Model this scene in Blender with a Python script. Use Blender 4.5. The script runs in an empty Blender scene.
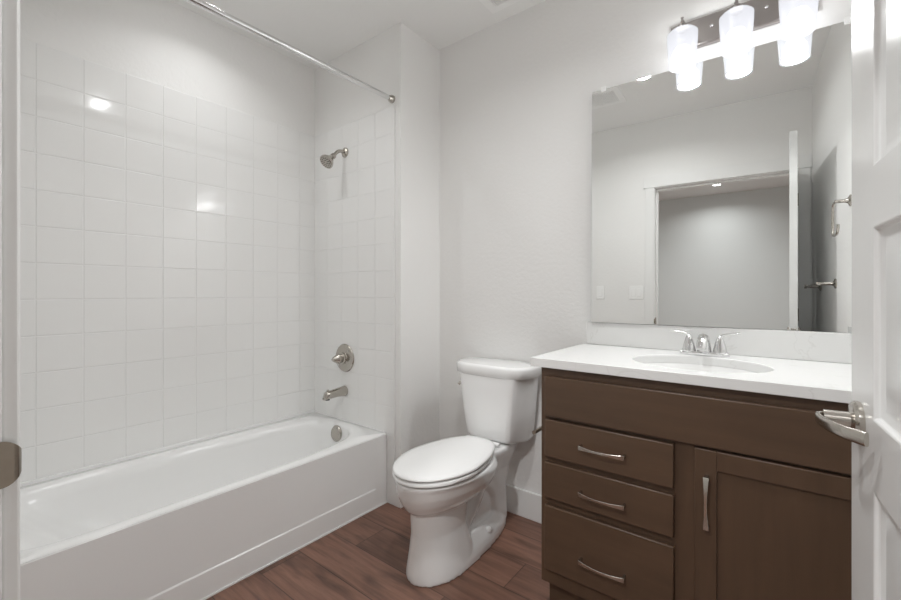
import bpy, bmesh, math, random
from mathutils import Vector, Matrix
PI = math.pi
S = bpy.context.scene
C = S.collection

# ------------------------------------------------------------------ camera, world, exposure
H = 1.18
cam_d = bpy.data.cameras.new('camera'); cam = bpy.data.objects.new('camera', cam_d); C.objects.link(cam)
cam.location = (0, 0, H)
cam.rotation_euler = (PI/2, 0, math.radians(38.115))
cam_d.sensor_width = 36; cam_d.lens = 420/901*36; cam_d.shift_y = -7.2/901
cam_d.clip_start = 0.02
S.camera = cam
w = bpy.data.worlds.new('world'); S.world = w; w.use_nodes = True
w.node_tree.nodes['Background'].inputs[0].default_value = (0.8, 0.86, 1, 1)
w.node_tree.nodes['Background'].inputs[1].default_value = 0.6
S.view_settings.view_transform = 'Standard'; S.view_settings.look = 'None'
S.view_settings.gamma = 1; S.view_settings.use_curve_mapping = False
S.view_settings.exposure = 0.6
S.cycles.max_bounces = 12; S.cycles.diffuse_bounces = 8; S.cycles.glossy_bounces = 6
S.cycles.sample_clamp_indirect = 6
P_DOWN = 5.4       # bathroom downlight
P_TUB = 1.4        # downlight over the tub
P_GLOW = 3.2       # light inside each frosted shade
P_VAN = 1.3        # each vanity bulb
P_FILL = 24.0      # added fill lamp, unseen in the hall behind the camera
P_FAR = 5.0        # hall downlight by the far wall
COL = (0.985, 0.995, 1.0)

# ------------------------------------------------------------------ plan of the room (metres)
XL, XR, YB, ZC = -2.446, 0.285, 1.985, 2.67    # left wall, right wall, back wall, ceiling
XT, YW, XC = -1.744, 1.65, -1.643             # tub front, shower wall, chase side
YD, YH = 0.063, -0.05                         # door wall, room side and hall side
XJ0, XJ1 = -0.72, 0.20                       # door opening
ZD = 2.09
YE = 0.126                                    # near end of tub alcove

# ------------------------------------------------------------------ materials
def lin(c): return tuple(((v/12.92) if v <= 0.04045 else ((v+0.055)/1.055)**2.4) for v in c)
def newmat(name):
    m = bpy.data.materials.new(name); m.use_nodes = True
    nt = m.node_tree; b = nt.nodes['Principled BSDF']
    return m, nt, b
def nd(nt, t, **kw):
    n = nt.nodes.new(t)
    for k, v in kw.items():
        if hasattr(n, k): setattr(n, k, v)
    return n
def mathn(nt, op, a, b=None, c=None):
    n = nt.nodes.new('ShaderNodeMath'); n.operation = op
    for i, v in enumerate((a, b, c)):
        if v is None: continue
        if isinstance(v, (int, float)): n.inputs[i].default_value = v
        else: nt.links.new(v, n.inputs[i])
    return n.outputs[0]
def simple(name, rgb, rough=0.5, metal=0.0, bump=0.0, scale=60, coat=0.0, var=0.02):
    m, nt, b = newmat(name)
    c = lin(rgb)
    b.inputs['Roughness'].default_value = rough; b.inputs['Metallic'].default_value = metal
    if coat: b.inputs['Coat Weight'].default_value = coat; b.inputs['Coat Roughness'].default_value = 0.05
    tc = nd(nt, 'ShaderNodeTexCoord'); no = nd(nt, 'ShaderNodeTexNoise')
    no.inputs['Scale'].default_value = scale; no.inputs['Detail'].default_value = 4
    nt.links.new(tc.outputs['Object'], no.inputs['Vector'])
    mr = nd(nt, 'ShaderNodeMix', data_type='RGBA')
    mr.inputs[6].default_value = (*[v*(1-var) for v in c], 1); mr.inputs[7].default_value = (*[min(1, v*(1+var)) for v in c], 1)
    nt.links.new(no.outputs['Fac'], mr.inputs[0]); nt.links.new(mr.outputs[2], b.inputs['Base Color'])
    if bump:
        bp = nd(nt, 'ShaderNodeBump'); bp.inputs['Strength'].default_value = 0.5; bp.inputs['Distance'].default_value = bump
        nt.links.new(no.outputs['Fac'], bp.inputs['Height']); nt.links.new(bp.outputs[0], b.inputs['Normal'])
    return m
M = {}
M['wall'] = simple('wall_paint', (0.94, 0.938, 0.932), 0.65, bump=0.0022, scale=55, var=0.004)
M['ceil'] = simple('ceiling_paint', (0.95, 0.95, 0.945), 0.8, bump=0.0018, scale=45, var=0.004)
M['hallwall'] = simple('hall_paint', (0.85, 0.862, 0.858), 0.7, bump=0.0015, scale=55, var=0.004)
M['trim'] = simple('trim_paint', (0.935, 0.935, 0.93), 0.35, var=0.004)
M['door'] = simple('door_paint', (0.875, 0.875, 0.87), 0.22, bump=0.0003, scale=25, var=0.004)
M['porc'] = simple('porcelain', (0.95, 0.95, 0.947), 0.08, var=0.002, coat=0.5)
M['seat'] = simple('seat_plastic', (0.95, 0.95, 0.947), 0.2, var=0.002)
M['acryl'] = simple('tub_acrylic', (0.95, 0.95, 0.947), 0.16, var=0.002)
M['nickel'] = simple('brushed_nickel', (0.74, 0.72, 0.69), 0.22, 1.0, var=0.03, scale=120)
M['chrome'] = simple('chrome', (0.88, 0.88, 0.88), 0.08, 1.0, var=0.01)
M['bronze'] = simple('aged_nickel', (0.62, 0.58, 0.53), 0.35, 1.0, var=0.08, scale=80)
M['dark'] = simple('dark_gap', (0.12, 0.12, 0.12), 0.6)
M['grey'] = simple('rubber_and_gap_shade', (0.12, 0.12, 0.12), 0.5)  # dark fittings; also paints the shade in the toilet seat gaps
M['plastic'] = simple('white_plastic', (0.97, 0.97, 0.965), 0.35, var=0.004)
M['plate'] = simple('light_backplate', (0.66, 0.64, 0.63), 0.28, 1.0, var=0.02)

def tile_mat(name, axis, a0):                 # glossy white 6 inch wall tile, grout grid in metres
    m, nt, b = newmat(name)
    tc = nd(nt, 'ShaderNodeTexCoord'); sx = nd(nt, 'ShaderNodeSeparateXYZ'); nt.links.new(tc.outputs['Object'], sx.inputs[0])
    T = 0.1527
    u = mathn(nt, 'DIVIDE', mathn(nt, 'SUBTRACT', sx.outputs[axis], a0), T)
    v = mathn(nt, 'DIVIDE', mathn(nt, 'SUBTRACT', sx.outputs[2], 2.221), T)
    du = mathn(nt, 'PINGPONG', u, 0.5); dv = mathn(nt, 'PINGPONG', v, 0.5)      # distance to the nearest joint
    dm = mathn(nt, 'MINIMUM', du, dv)
    mr = nd(nt, 'ShaderNodeMapRange'); mr.inputs[1].default_value = 0.006; mr.inputs[2].default_value = 0.022; mr.interpolation_type = 'SMOOTHSTEP'
    nt.links.new(dm, mr.inputs[0])
    mix = nd(nt, 'ShaderNodeMix', data_type='RGBA')
    mix.inputs[6].default_value = (*lin((0.92, 0.92, 0.915)), 1); mix.inputs[7].default_value = (*lin((0.95, 0.95, 0.945)), 1)
    nt.links.new(mr.outputs[0], mix.inputs[0]); nt.links.new(mix.outputs[2], b.inputs['Base Color'])
    cx = nd(nt, 'ShaderNodeCombineXYZ'); nt.links.new(mathn(nt, 'FLOOR', u), cx.inputs[0]); nt.links.new(mathn(nt, 'FLOOR', v), cx.inputs[1])
    wn = nd(nt, 'ShaderNodeTexWhiteNoise'); nt.links.new(cx.outputs[0], wn.inputs['Vector'])
    sc = nd(nt, 'ShaderNodeSeparateColor'); nt.links.new(wn.outputs['Color'], sc.inputs[0])
    # every tile sits at a very slightly different slope
    fu = mathn(nt, 'FRACT', u); fv = mathn(nt, 'FRACT', v)
    tilt = mathn(nt, 'ADD', mathn(nt, 'MULTIPLY', fu, mathn(nt, 'SUBTRACT', sc.outputs[0], 0.5)), mathn(nt, 'MULTIPLY', fv, mathn(nt, 'SUBTRACT', sc.outputs[1], 0.5)))
    no = nd(nt, 'ShaderNodeTexNoise'); no.inputs['Scale'].default_value = 9; no.inputs['Detail'].default_value = 1
    nt.links.new(tc.outputs['Object'], no.inputs['Vector'])
    h = mathn(nt, 'ADD', mathn(nt, 'MULTIPLY', tilt, 0.55), mathn(nt, 'MULTIPLY', no.outputs['Fac'], 0.5))
    h = mathn(nt, 'ADD', h, mathn(nt, 'MULTIPLY', mr.outputs[0], 0.9))
    bp = nd(nt, 'ShaderNodeBump'); bp.inputs['Strength'].default_value = 1; bp.inputs['Distance'].default_value = 0.0011
    nt.links.new(h, bp.inputs['Height']); nt.links.new(bp.outputs[0], b.inputs['Normal'])
    rr = mathn(nt, 'SUBTRACT', 0.5, mathn(nt, 'MULTIPLY', mr.outputs[0], 0.4)); nt.links.new(rr, b.inputs['Roughness'])
    return m
M['tile_l'] = tile_mat('tile_long_wall', 1, 0.31)
M['tile_w'] = tile_mat('tile_end_wall', 0, -1.69)

def floor_mat():
    m, nt, b = newmat('plank_floor')
    tc = nd(nt, 'ShaderNodeTexCoord'); sx = nd(nt, 'ShaderNodeSeparateXYZ'); nt.links.new(tc.outputs['Object'], sx.inputs[0])
    v = mathn(nt, 'DIVIDE', mathn(nt, 'SUBTRACT', sx.outputs[1], 1.455-0.186*20), 0.186)
    row = mathn(nt, 'FLOOR', v)
    off = mathn(nt, 'MULTIPLY', mathn(nt, 'SUBTRACT', row, 20), 0.437)
    u = mathn(nt, 'ADD', mathn(nt, 'DIVIDE', mathn(nt, 'ADD', sx.outputs[0], 0.87+12.2), 1.22), off)
    col = mathn(nt, 'FLOOR', u)
    cx = nd(nt, 'ShaderNodeCombineXYZ'); nt.links.new(row, cx.inputs[0]); nt.links.new(col, cx.inputs[1])
    wn = nd(nt, 'ShaderNodeTexWhiteNoise'); nt.links.new(cx.outputs[0], wn.inputs['Vector'])
    mp = nd(nt, 'ShaderNodeMapping'); mp.inputs['Scale'].default_value = (1.2, 15, 1)
    va = nd(nt, 'ShaderNodeVectorMath', operation='MULTIPLY_ADD'); nt.links.new(wn.outputs['Color'], va.inputs[0]); va.inputs[1].default_value = (7, 7, 7)
    nt.links.new(tc.outputs['Object'], va.inputs[2]); nt.links.new(va.outputs[0], mp.inputs['Vector'])
    n1 = nd(nt, 'ShaderNodeTexNoise'); n1.inputs['Scale'].default_value = 2.4; n1.inputs['Detail'].default_value = 7; n1.inputs['Roughness'].default_value = 0.6; n1.inputs['Distortion'].default_value = 0.4
    nt.links.new(mp.outputs[0], n1.inputs['Vector'])
    mp2 = nd(nt, 'ShaderNodeMapping'); mp2.inputs['Scale'].default_value = (1, 3.6, 1); nt.links.new(va.outputs[0], mp2.inputs['Vector'])
    n2 = nd(nt, 'ShaderNodeTexNoise'); n2.inputs['Scale'].default_value = 3.2; n2.inputs['Detail'].default_value = 3; nt.links.new(mp2.outputs[0], n2.inputs['Vector'])
    cr = nd(nt, 'ShaderNodeValToRGB'); e = cr.color_ramp.elements
    e[0].position = 0.30; e[0].color = (*lin((0.37, 0.265, 0.22)), 1)
    e[1].position = 0.72; e[1].color = (*lin((0.575, 0.43, 0.365)), 1)
    e2 = cr.color_ramp.elements.new(0.5); e2.color = (*lin((0.50, 0.365, 0.305)), 1)
    nt.links.new(n1.outputs['Fac'], cr.inputs[0])
    kn = nd(nt, 'ShaderNodeMapRange'); kn.inputs[1].default_value = 0.61; kn.inputs[2].default_value = 0.76; kn.inputs[3].default_value = 1.0; kn.inputs[4].default_value = 0.5
    nt.links.new(n2.outputs['Fac'], kn.inputs[0])
    pv = mathn(nt, 'ADD', 0.70, mathn(nt, 'MULTIPLY', wn.outputs['Value'], 0.45))
    du = mathn(nt, 'MULTIPLY', mathn(nt, 'PINGPONG', u, 0.5), 1.22); dv = mathn(nt, 'MULTIPLY', mathn(nt, 'PINGPONG', v, 0.5), 0.186)
    gap = nd(nt, 'ShaderNodeMapRange'); gap.inputs[1].default_value = 0.0006; gap.inputs[2].default_value = 0.0028; gap.inputs[3].default_value = 0.3; gap.inputs[4].default_value = 1
    nt.links.new(mathn(nt, 'MINIMUM', du, dv), gap.inputs[0])
    f = mathn(nt, 'MULTIPLY', mathn(nt, 'MULTIPLY', pv, kn.outputs[0]), gap.outputs[0])
    vm = nd(nt, 'ShaderNodeVectorMath', operation='SCALE'); nt.links.new(cr.outputs[0], vm.inputs[0]); nt.links.new(f, vm.inputs['Scale'])
    nt.links.new(vm.outputs[0], b.inputs['Base Color'])
    b.inputs['Roughness'].default_value = 0.42
    bp = nd(nt, 'ShaderNodeBump'); bp.inputs['Strength'].default_value = 0.6; bp.inputs['Distance'].default_value = 0.001
    nt.links.new(gap.outputs[0], bp.inputs['Height']); nt.links.new(bp.outputs[0], b.inputs['Normal'])
    return m
M['floor'] = floor_mat()

def wood_mat(name, vertical=False):
    m, nt, b = newmat(name)
    tc = nd(nt, 'ShaderNodeTexCoord'); mp = nd(nt, 'ShaderNodeMapping')
    mp.inputs['Scale'].default_value = (9, 9, 0.8) if vertical else (0.8, 9, 9)
    nt.links.new(tc.outputs['Object'], mp.inputs['Vector'])
    n1 = nd(nt, 'ShaderNodeTexNoise'); n1.inputs['Scale'].default_value = 3; n1.inputs['Detail'].default_value = 5; nt.links.new(mp.outputs[0], n1.inputs['Vector'])
    cr = nd(nt, 'ShaderNodeValToRGB'); e = cr.color_ramp.elements
    e[0].position = 0.25; e[0].color = (*lin((0.30, 0.228, 0.172)), 1); e[1].position = 0.8; e[1].color = (*lin((0.36, 0.275, 0.21)), 1)
    nt.links.new(n1.outputs['Fac'], cr.inputs[0]); nt.links.new(cr.outputs[0], b.inputs['Base Color'])
    b.inputs['Roughness'].default_value = 0.38
    return m
M['wood'] = wood_mat('stained_wood'); M['woodv'] = wood_mat('stained_wood_upright', True)

def quartz_mat():
    m, nt, b = newmat('white_quartz')
    tc = nd(nt, 'ShaderNodeTexCoord'); n1 = nd(nt, 'ShaderNodeTexNoise')
    n1.inputs['Scale'].default_value = 2.3; n1.inputs['Detail'].default_value = 5; n1.inputs['Distortion'].default_value = 1.4
    nt.links.new(tc.outputs['Object'], n1.inputs['Vector'])
    d = mathn(nt, 'ABSOLUTE', mathn(nt, 'SUBTRACT', n1.outputs['Fac'], 0.56))
    mr = nd(nt, 'ShaderNodeMapRange'); mr.inputs[1].default_value = 0.0; mr.inputs[2].default_value = 0.006; mr.inputs[3].default_value = 0.22; mr.inputs[4].default_value = 0
    nt.links.new(d, mr.inputs[0])
    mx = nd(nt, 'ShaderNodeMix', data_type='RGBA'); mx.inputs[6].default_value = (*lin((0.90, 0.90, 0.895)), 1); mx.inputs[7].default_value = (*lin((0.74, 0.73, 0.71)), 1)
    nt.links.new(mr.outputs[0], mx.inputs[0]); nt.links.new(mx.outputs[2], b.inputs['Base Color'])
    b.inputs['Roughness'].default_value = 0.18
    return m
M['quartz'] = quartz_mat()
def mirror_mat():
    m, nt, b = newmat('mirror_glass')
    b.inputs['Base Color'].default_value = (0.93, 0.94, 0.93, 1); b.inputs['Metallic'].default_value = 1; b.inputs['Roughness'].default_value = 0.0
    return m
M['mirror'] = mirror_mat()
def emit_mat(name, col, st):
    m, nt, b = newmat(name)
    b.inputs['Base Color'].default_value = (0.9, 0.9, 0.9, 1)
    b.inputs['Emission Color'].default_value = (*col, 1); b.inputs['Emission Strength'].default_value = st
    return m
M['lens'] = emit_mat('lamp_lens', COL, 14)
M['bulb'] = emit_mat('lit_bulb', COL, 6)
def shade_mat():                               # frosted glass lit from inside, brighter towards the bulb at its mouth
    m = bpy.data.materials.new('frosted_shade'); m.use_nodes = True; nt = m.node_tree; nt.nodes.remove(nt.nodes['Principled BSDF'])
    tc = nd(nt, 'ShaderNodeTexCoord'); sx = nd(nt, 'ShaderNodeSeparateXYZ'); nt.links.new(tc.outputs['Object'], sx.inputs[0])
    mr = nd(nt, 'ShaderNodeMapRange'); mr.inputs[1].default_value = -0.166; mr.inputs[2].default_value = -0.03; mr.inputs[3].default_value = 0.74; mr.inputs[4].default_value = 0.58
    nt.links.new(sx.outputs[2], mr.inputs[0])
    em = nd(nt, 'ShaderNodeEmission'); em.inputs[0].default_value = (0.93, 0.94, 1.0, 1); nt.links.new(mr.outputs[0], em.inputs[1])
    gl = nd(nt, 'ShaderNodeBsdfGlossy'); gl.inputs['Roughness'].default_value = 0.3
    tr = nd(nt, 'ShaderNodeBsdfTransparent'); m1 = nd(nt, 'ShaderNodeMixShader'); m1.inputs[0].default_value = 0.04
    nt.links.new(em.outputs[0], m1.inputs[1]); nt.links.new(gl.outputs[0], m1.inputs[2])
    mx = nd(nt, 'ShaderNodeMixShader'); mx.inputs[0].default_value = 0.25
    nt.links.new(m1.outputs[0], mx.inputs[1]); nt.links.new(tr.outputs[0], mx.inputs[2]); nt.links.new(mx.outputs[0], nt.nodes['Material Output'].inputs[0])
    return m
M['shade'] = shade_mat()

# ------------------------------------------------------------------ helpers
def obj(name, bm, mat, parent=None, smooth=False, bevel=0, seg=2, loc=None, ang=35):
    bmesh.ops.recalc_face_normals(bm, faces=bm.faces[:])
    me = bpy.data.meshes.new(name); bm.to_mesh(me); bm.free()
    o = bpy.data.objects.new(name, me); C.objects.link(o)
    me.materials.append(M[mat] if isinstance(mat, str) else mat)
    if parent: o.parent = parent
    if loc: o.location = loc
    if bevel:
        md = o.modifiers.new('bevel', 'BEVEL'); md.width = bevel; md.segments = seg; md.limit_method = 'ANGLE'; md.angle_limit = math.radians(30)
        md.harden_normals = False
    if smooth or bevel:
        for p in me.polygons: p.use_smooth = True
        try: me.set_sharp_from_angle(angle=math.radians(ang))
        except Exception: pass
    return o
def tag(o, label, cat=None, group=None, kind=None):
    o['label'] = label
    if cat: o['category'] = cat
    if group: o['group'] = group
    if kind: o['kind'] = kind
    return o
def empty(name, loc, label, cat, group=None, rz=0):
    o = bpy.data.objects.new(name, None); C.objects.link(o); o.location = loc; o.rotation_euler = (0, 0, rz)
    o.empty_display_size = 0.05
    return tag(o, label, cat, group)
def box(bm, x0, x1, y0, y1, z0, z1):
    vs = [bm.verts.new((x, y, z)) for x in (x0, x1) for y in (y0, y1) for z in (z0, z1)]
    for f in ((0, 1, 3, 2), (4, 6, 7, 5), (0, 4, 5, 1), (2, 3, 7, 6), (0, 2, 6, 4), (1, 5, 7, 3)):
        bm.faces.new([vs[i] for i in f])
    return bm
def B(*a):
    bm = bmesh.new(); return box(bm, *a)
def rings(bm, rs, cap0=True, cap1=True, closed=True):
    vv = [[bm.verts.new(p) for p in r] for r in rs]
    n = len(rs[0])
    for a, b in zip(vv, vv[1:]):
        for i in range(n if closed else n-1):
            j = (i+1) % n
            bm.faces.new((a[i], a[j], b[j], b[i]))
    if cap0: bm.faces.new(vv[0][::-1])
    if cap1: bm.faces.new(vv[-1])
    return vv
def lathe(bm, prof, origin=(0, 0, 0), axis='Z', n=32, cap0=True, cap1=True, sx=1.0):
    """prof: list of (radius, height along axis)"""
    o = Vector(origin); rs = []
    if isinstance(axis, str): ax = {'X': Vector((1, 0, 0)), 'Y': Vector((0, 1, 0)), 'Z': Vector((0, 0, 1))}[axis]
    else: ax = Vector(axis).normalized()
    q = Vector((0, 0, 1)).rotation_difference(ax)
    for r, h in prof:
        rs.append([o + q @ Vector((r*sx*math.cos(2*PI*i/n), r*math.sin(2*PI*i/n), h)) for i in range(n)])
    rings(bm, rs, cap0, cap1); return bm
def tube(bm, pts, rad, n=14, flat=1.0):
    """tube through points; rad number or list; flat squashes the section's second axis"""
    pts = [Vector(p) for p in pts]; rs = []
    if isinstance(rad, (int, float)): rad = [rad]*len(pts)
    up = Vector((0, 0, 1)); prev = None
    for i, p in enumerate(pts):
        t = (pts[min(i+1, len(pts)-1)] - pts[max(i-1, 0)]).normalized()
        if prev is None:
            a = t.cross(up)
            if a.length < 0.05: a = t.cross(Vector((1, 0, 0)))
        else: a = prev - t*prev.dot(t)
        a.normalize(); prev = a; b = t.cross(a)
        rs.append([p + a*rad[i]*math.cos(2*PI*k/n) + b*rad[i]*flat*math.sin(2*PI*k/n) for k in range(n)])
    rings(bm, rs); return bm
def spline(pts, n=24):
    pts = [Vector(p) for p in pts]; P = [pts[0]*2-pts[1]] + pts + [pts[-1]*2-pts[-2]]; out = []
    k = len(pts)-1
    for s in range(k):
        p0, p1, p2, p3 = P[s:s+4]
        m = max(2, n//k)
        for i in range(m):
            t = i/m
            out.append(0.5*((2*p1)+(p2-p0)*t+(2*p0-5*p1+4*p2-p3)*t*t+(3*p1-p0-3*p2+p3)*t*t*t))
    out.append(pts[-1]); return out
def sellipse(cx, cy, a, b, z, n=64, p=2.0):
    out = []
    for i in range(n):
        t = 2*PI*i/n; c, s = math.cos(t), math.sin(t)
        out.append((cx + a*math.copysign(abs(c)**(2/p), c), cy + b*math.copysign(abs(s)**(2/p), s), z))
    return out
def ray_rect(cx, cy, x0, x1, y0, y1, dx, dy):
    k = 1e9
    if dx > 1e-9: k = min(k, (x1-cx)/dx)
    if dx < -1e-9: k = min(k, (x0-cx)/dx)
    if dy > 1e-9: k = min(k, (y1-cy)/dy)
    if dy < -1e-9: k = min(k, (y0-cy)/dy)
    return cx+dx*k, cy+dy*k
def struct(name, bm, mat, label=None, parent=None, **kw):
    o = obj(name, bm, mat, parent, **kw)
    if not parent: o['kind'] = 'structure'
    if label: o['label'] = label
    return o

# ------------------------------------------------------------------ room shell
TH = 0.1
HX0, HX1, HY = -2.55, 1.6, -3.1     # hall behind the camera
struct('floor', B(XL-TH, HX1+TH, HY-TH, YB+TH, -0.08, 0), 'floor', 'brown wood plank floor of the bathroom and hall')
struct('ceiling', B(XL-TH, HX1+TH, HY-TH, YB+TH, ZC, ZC+0.08), 'ceil', 'white textured ceiling')
struct('wall_left', B(XL-TH, XL, YE-0.17, YW+0.02, 0, ZC), 'wall', 'white wall along the long side of the tub, tiled below')
struct('wall_back', B(XC-0.02, XR+TH, YB, YB+TH, 0, ZC), 'wall', 'white wall behind the toilet and mirror')
struct('wall_shower', B(XL-TH, XC, YW, YB+TH, 0, ZC), 'wall', 'white boxed-out wall at the shower end of the tub')
struct('wall_right', B(XR, XR+TH, YD, YB, 0, ZC), 'wall', 'white wall at the right end of the vanity')
bm = bmesh.new()
box(bm, XT, XJ0-0.02, YH, YD, 0, ZC); box(bm, XJ1+0.02, XR+TH, YH, YD, 0, ZC); box(bm, XJ0-0.02, XJ1+0.02, YH, YD, ZD+0.02, ZC)
struct('wall_front', bm, 'wall', 'white wall around the doorway, seen in the mirror')
struct('wall_alcove', B(XL-TH, XT, YH, YE, 0, ZC), 'wall', 'white end wall of the tub alcove')
bm = bmesh.new()
box(bm, HX0-TH, HX1+TH, HY-TH, HY, 0, ZC)
struct('wall_hall_far', bm, 'hallwall', 'grey hall wall seen through the doorway in the mirror')
struct('wall_hall_left', B(HX0-TH, HX0, HY, YH, 0, ZC), 'hallwall')
struct('wall_hall_right', B(HX1, HX1+TH, HY, YH, 0, ZC), 'hallwall')
struct('wall_hall_near', B(XR+TH, HX1, YH-0.1, YH, 0, ZC), 'hallwall')
# tile surround, 8 mm thick
TT = 0.008
struct('wall_tile_left', B(XL, XL+TT, YE+TT, YW-TT, 0.385, 2.221), 'tile_l', 'square glossy white tile on the long wall over the tub')
struct('wall_tile_shower', B(XL+TT, -1.69, YW-TT, YW, 0.385, 2.221), 'tile_w', 'square glossy white tile on the shower end wall')
struct('wall_tile_alcove', B(XL+TT, -1.69, YE, YE+TT, 0.385, 2.221), 'tile_w', 'square glossy white tile on the near end wall of the tub')
bm = bmesh.new(); box(bm, -1.69, -1.684, YW-TT-0.001, YW, 0.385, 2.224)
box(bm, XT+0.001, -1.684, YW-TT-0.001, YW, 0.0, 0.385)
struct('trim_1', bm, 'trim', 'white edge strip beside the shower tile')
bm = bmesh.new(); box(bm, XT, XT+0.006, YE+0.01, YW, 0, 0.006)
struct('trim_2', bm, 'trim', 'white caulk line along the foot of the tub')

def baseboard(name, x0, x1, y0, y1, label):
    struct(name, B(x0, x1, y0, y1, 0, 0.142), 'trim', label, bevel=0.003)
baseboard('baseboard_back', XC+0.013, -0.66, YB-0.013, YB, 'white baseboard behind the toilet')
baseboard('baseboard_chase', XC, XC+0.013, YW-0.013, YB, 'white baseboard on the side of the boxed-out wall')
baseboard('baseboard_shower', -1.683, XC, YW-0.013, YW, 'short white baseboard beside the tub foot')
baseboard('baseboard_right', XR-0.013, XR, YD+0.03, 1.43, 'white baseboard on the right wall')
baseboard('baseboard_front', XT+0.01, XJ0-0.09, YD, YD+0.013, 'white baseboard on the doorway wall')

# door frame and casing
fr = struct('trim_3', bmesh.new(), 'trim', 'white door casing and jamb')
bm = bmesh.new()
box(bm, XJ0-0.02, XJ0, YH, YD, 0, ZD); box(bm, XJ1, XJ1+0.02, YH, YD, 0, ZD); box(bm, XJ0-0.02, XJ1+0.02, YH, YD, ZD, ZD+0.02)
struct('jamb', bm, 'trim', None, fr, bevel=0.0015)
bm = bmesh.new()
box(bm, XJ0-0.02, XJ0-0.006, YH+0.02, YD-0.045, 0, ZD)
box(bm, XJ0, XJ0+0.012, YH+0.02, YD-0.045, 0, ZD-0.012); box(bm, XJ1-0.012, XJ1, YH+0.02, YD-0.045, 0, ZD-0.012); box(bm, XJ0, XJ1, YH+0.02, YD-0.045, ZD-0.012, ZD)
struct('door_stop', bm, 'trim', None, fr, bevel=0.0015)
CT = 0.016
struct('side_casing', B(XJ0-0.076, XJ0-0.005, YD, YD+CT, 0, ZD+0.006), 'trim', None, fr, bevel=0.003)
struct('side_casing', B(XJ1+0.005, XJ1+0.076, YD, YD+CT, 0, ZD+0.006), 'trim', None, fr, bevel=0.003)
struct('head_casing', B(XJ0-0.09, XR-0.003, YD, YD+0.02, ZD+0.006, ZD+0.1), 'trim', None, fr, bevel=0.002)
# strike plate on the left jamb with its curved lip
bm = bmesh.new()
prof = [(-0.03, 0.0), (0.045, 0.0), (0.063, 0.001), (0.072, 0.0015), (0.077, -0.0005), (0.0795, -0.005)]
def lip(y):  # half height of the plate along y
    if y < 0.060: return 0.0275
    return 0.0275*math.sqrt(max(0.0, 1-0.75*((y-0.060)/0.0195)**2))
pp = []
for (y, dx) in prof: pp.append((y, dx))
fine = []
for i in range(len(pp)-1):
    for k in range(4):
        t = k/4; fine.append((pp[i][0]*(1-t)+pp[i+1][0]*t, pp[i][1]*(1-t)+pp[i+1][1]*t))
fine.append(pp[-1])
rs = []
for y, dx in fine:
    hz = lip(y); x = XJ0+0.0005+dx
    rs.append([(x, y, 0.978-hz), (x, y, 0.978+hz), (x+0.0025, y, 0.978+hz), (x+0.0025, y, 0.978-hz)])
rings(bm, rs)
so = struct('strike_plate', bm, 'bronze', 'nickel strike plate lip', fr, smooth=True, ang=50)

# ------------------------------------------------------------------ open door, hinged at the right jamb
dr = empty('door_1', (XJ1, YD+0.014, 0.012), 'white five-panel door standing open at the right', None); dr['kind'] = 'structure'
dr.rotation_euler = (0, 0, math.radians(90+4.35))
DW, DT, DH = 0.914, 0.035, 2.072       # local: +x to the free edge, y 0 (room face when closed) .. +DT
def door_slab():
    bm = bmesh.new()
    x0, x1 = 0.135, DW-0.135
    pz = [(0.19, 0.50), (0.60, 0.88), (0.985, 1.262), (1.352, 1.63), (1.725, 1.91)]
    zs = [0]+[v for p in pz for v in p]+[DH]
    for side in (0, 1):
        Y = 0 if side == 0 else DT; sg = 1 if side == 0 else -1
        def q(*pts): bm.faces.new([bm.verts.new(p) for p in pts])
        # stiles
        for a, b in ((0, x0), (x1, DW)):
            for z0, z1 in zip(zs, zs[1:]): q((a, Y, z0), (b, Y, z0), (b, Y, z1), (a, Y, z1))
        for i, (z0, z1) in enumerate(zip(zs, zs[1:])):
            if i % 2 == 0: q((x0, Y, z0), (x1, Y, z0), (x1, Y, z1), (x0, Y, z1))
            else:
                loops = []
                for ins, dep in ((0, 0), (0.004, 0.006), (0.014, 0.009), (0.022, 0.009), (0.045, 0.003)):
                    y = Y+sg*dep
                    loops.append([(x0+ins, y, z0+ins), (x1-ins, y, z0+ins), (x1-ins, y, z1-ins), (x0+ins, y, z1-ins)])
                for l0, l1 in zip(loops, loops[1:]):
                    for k in range(4):
                        j = (k+1) % 4; q(l0[k], l0[j], l1[j], l1[k])
                q(*loops[-1])
    def q(*pts): bm.faces.new([bm.verts.new(p) for p in pts])
    for z0, z1 in zip(zs, zs[1:]):
        q((0, 0, z0), (0, DT, z0), (0, DT, z1), (0, 0, z1)); q((DW, 0, z0), (DW, DT, z0), (DW, DT, z1), (DW, 0, z1))
    xs = (0, x0, x1, DW)
    for a, b in zip(xs, xs[1:]):
        q((a, 0, 0), (b, 0, 0), (b, DT, 0), (a, DT, 0)); q((a, 0, DH), (b, 0, DH), (b, DT, DH), (a, DT, DH))
    bmesh.ops.remove_doubles(bm, verts=bm.verts[:], dist=0.0002)
    return bm
obj('slab', door_slab(), 'door', dr, bevel=0.0018, seg=2)
ZL = 0.976-0.012; XLv = DW-0.062
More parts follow.
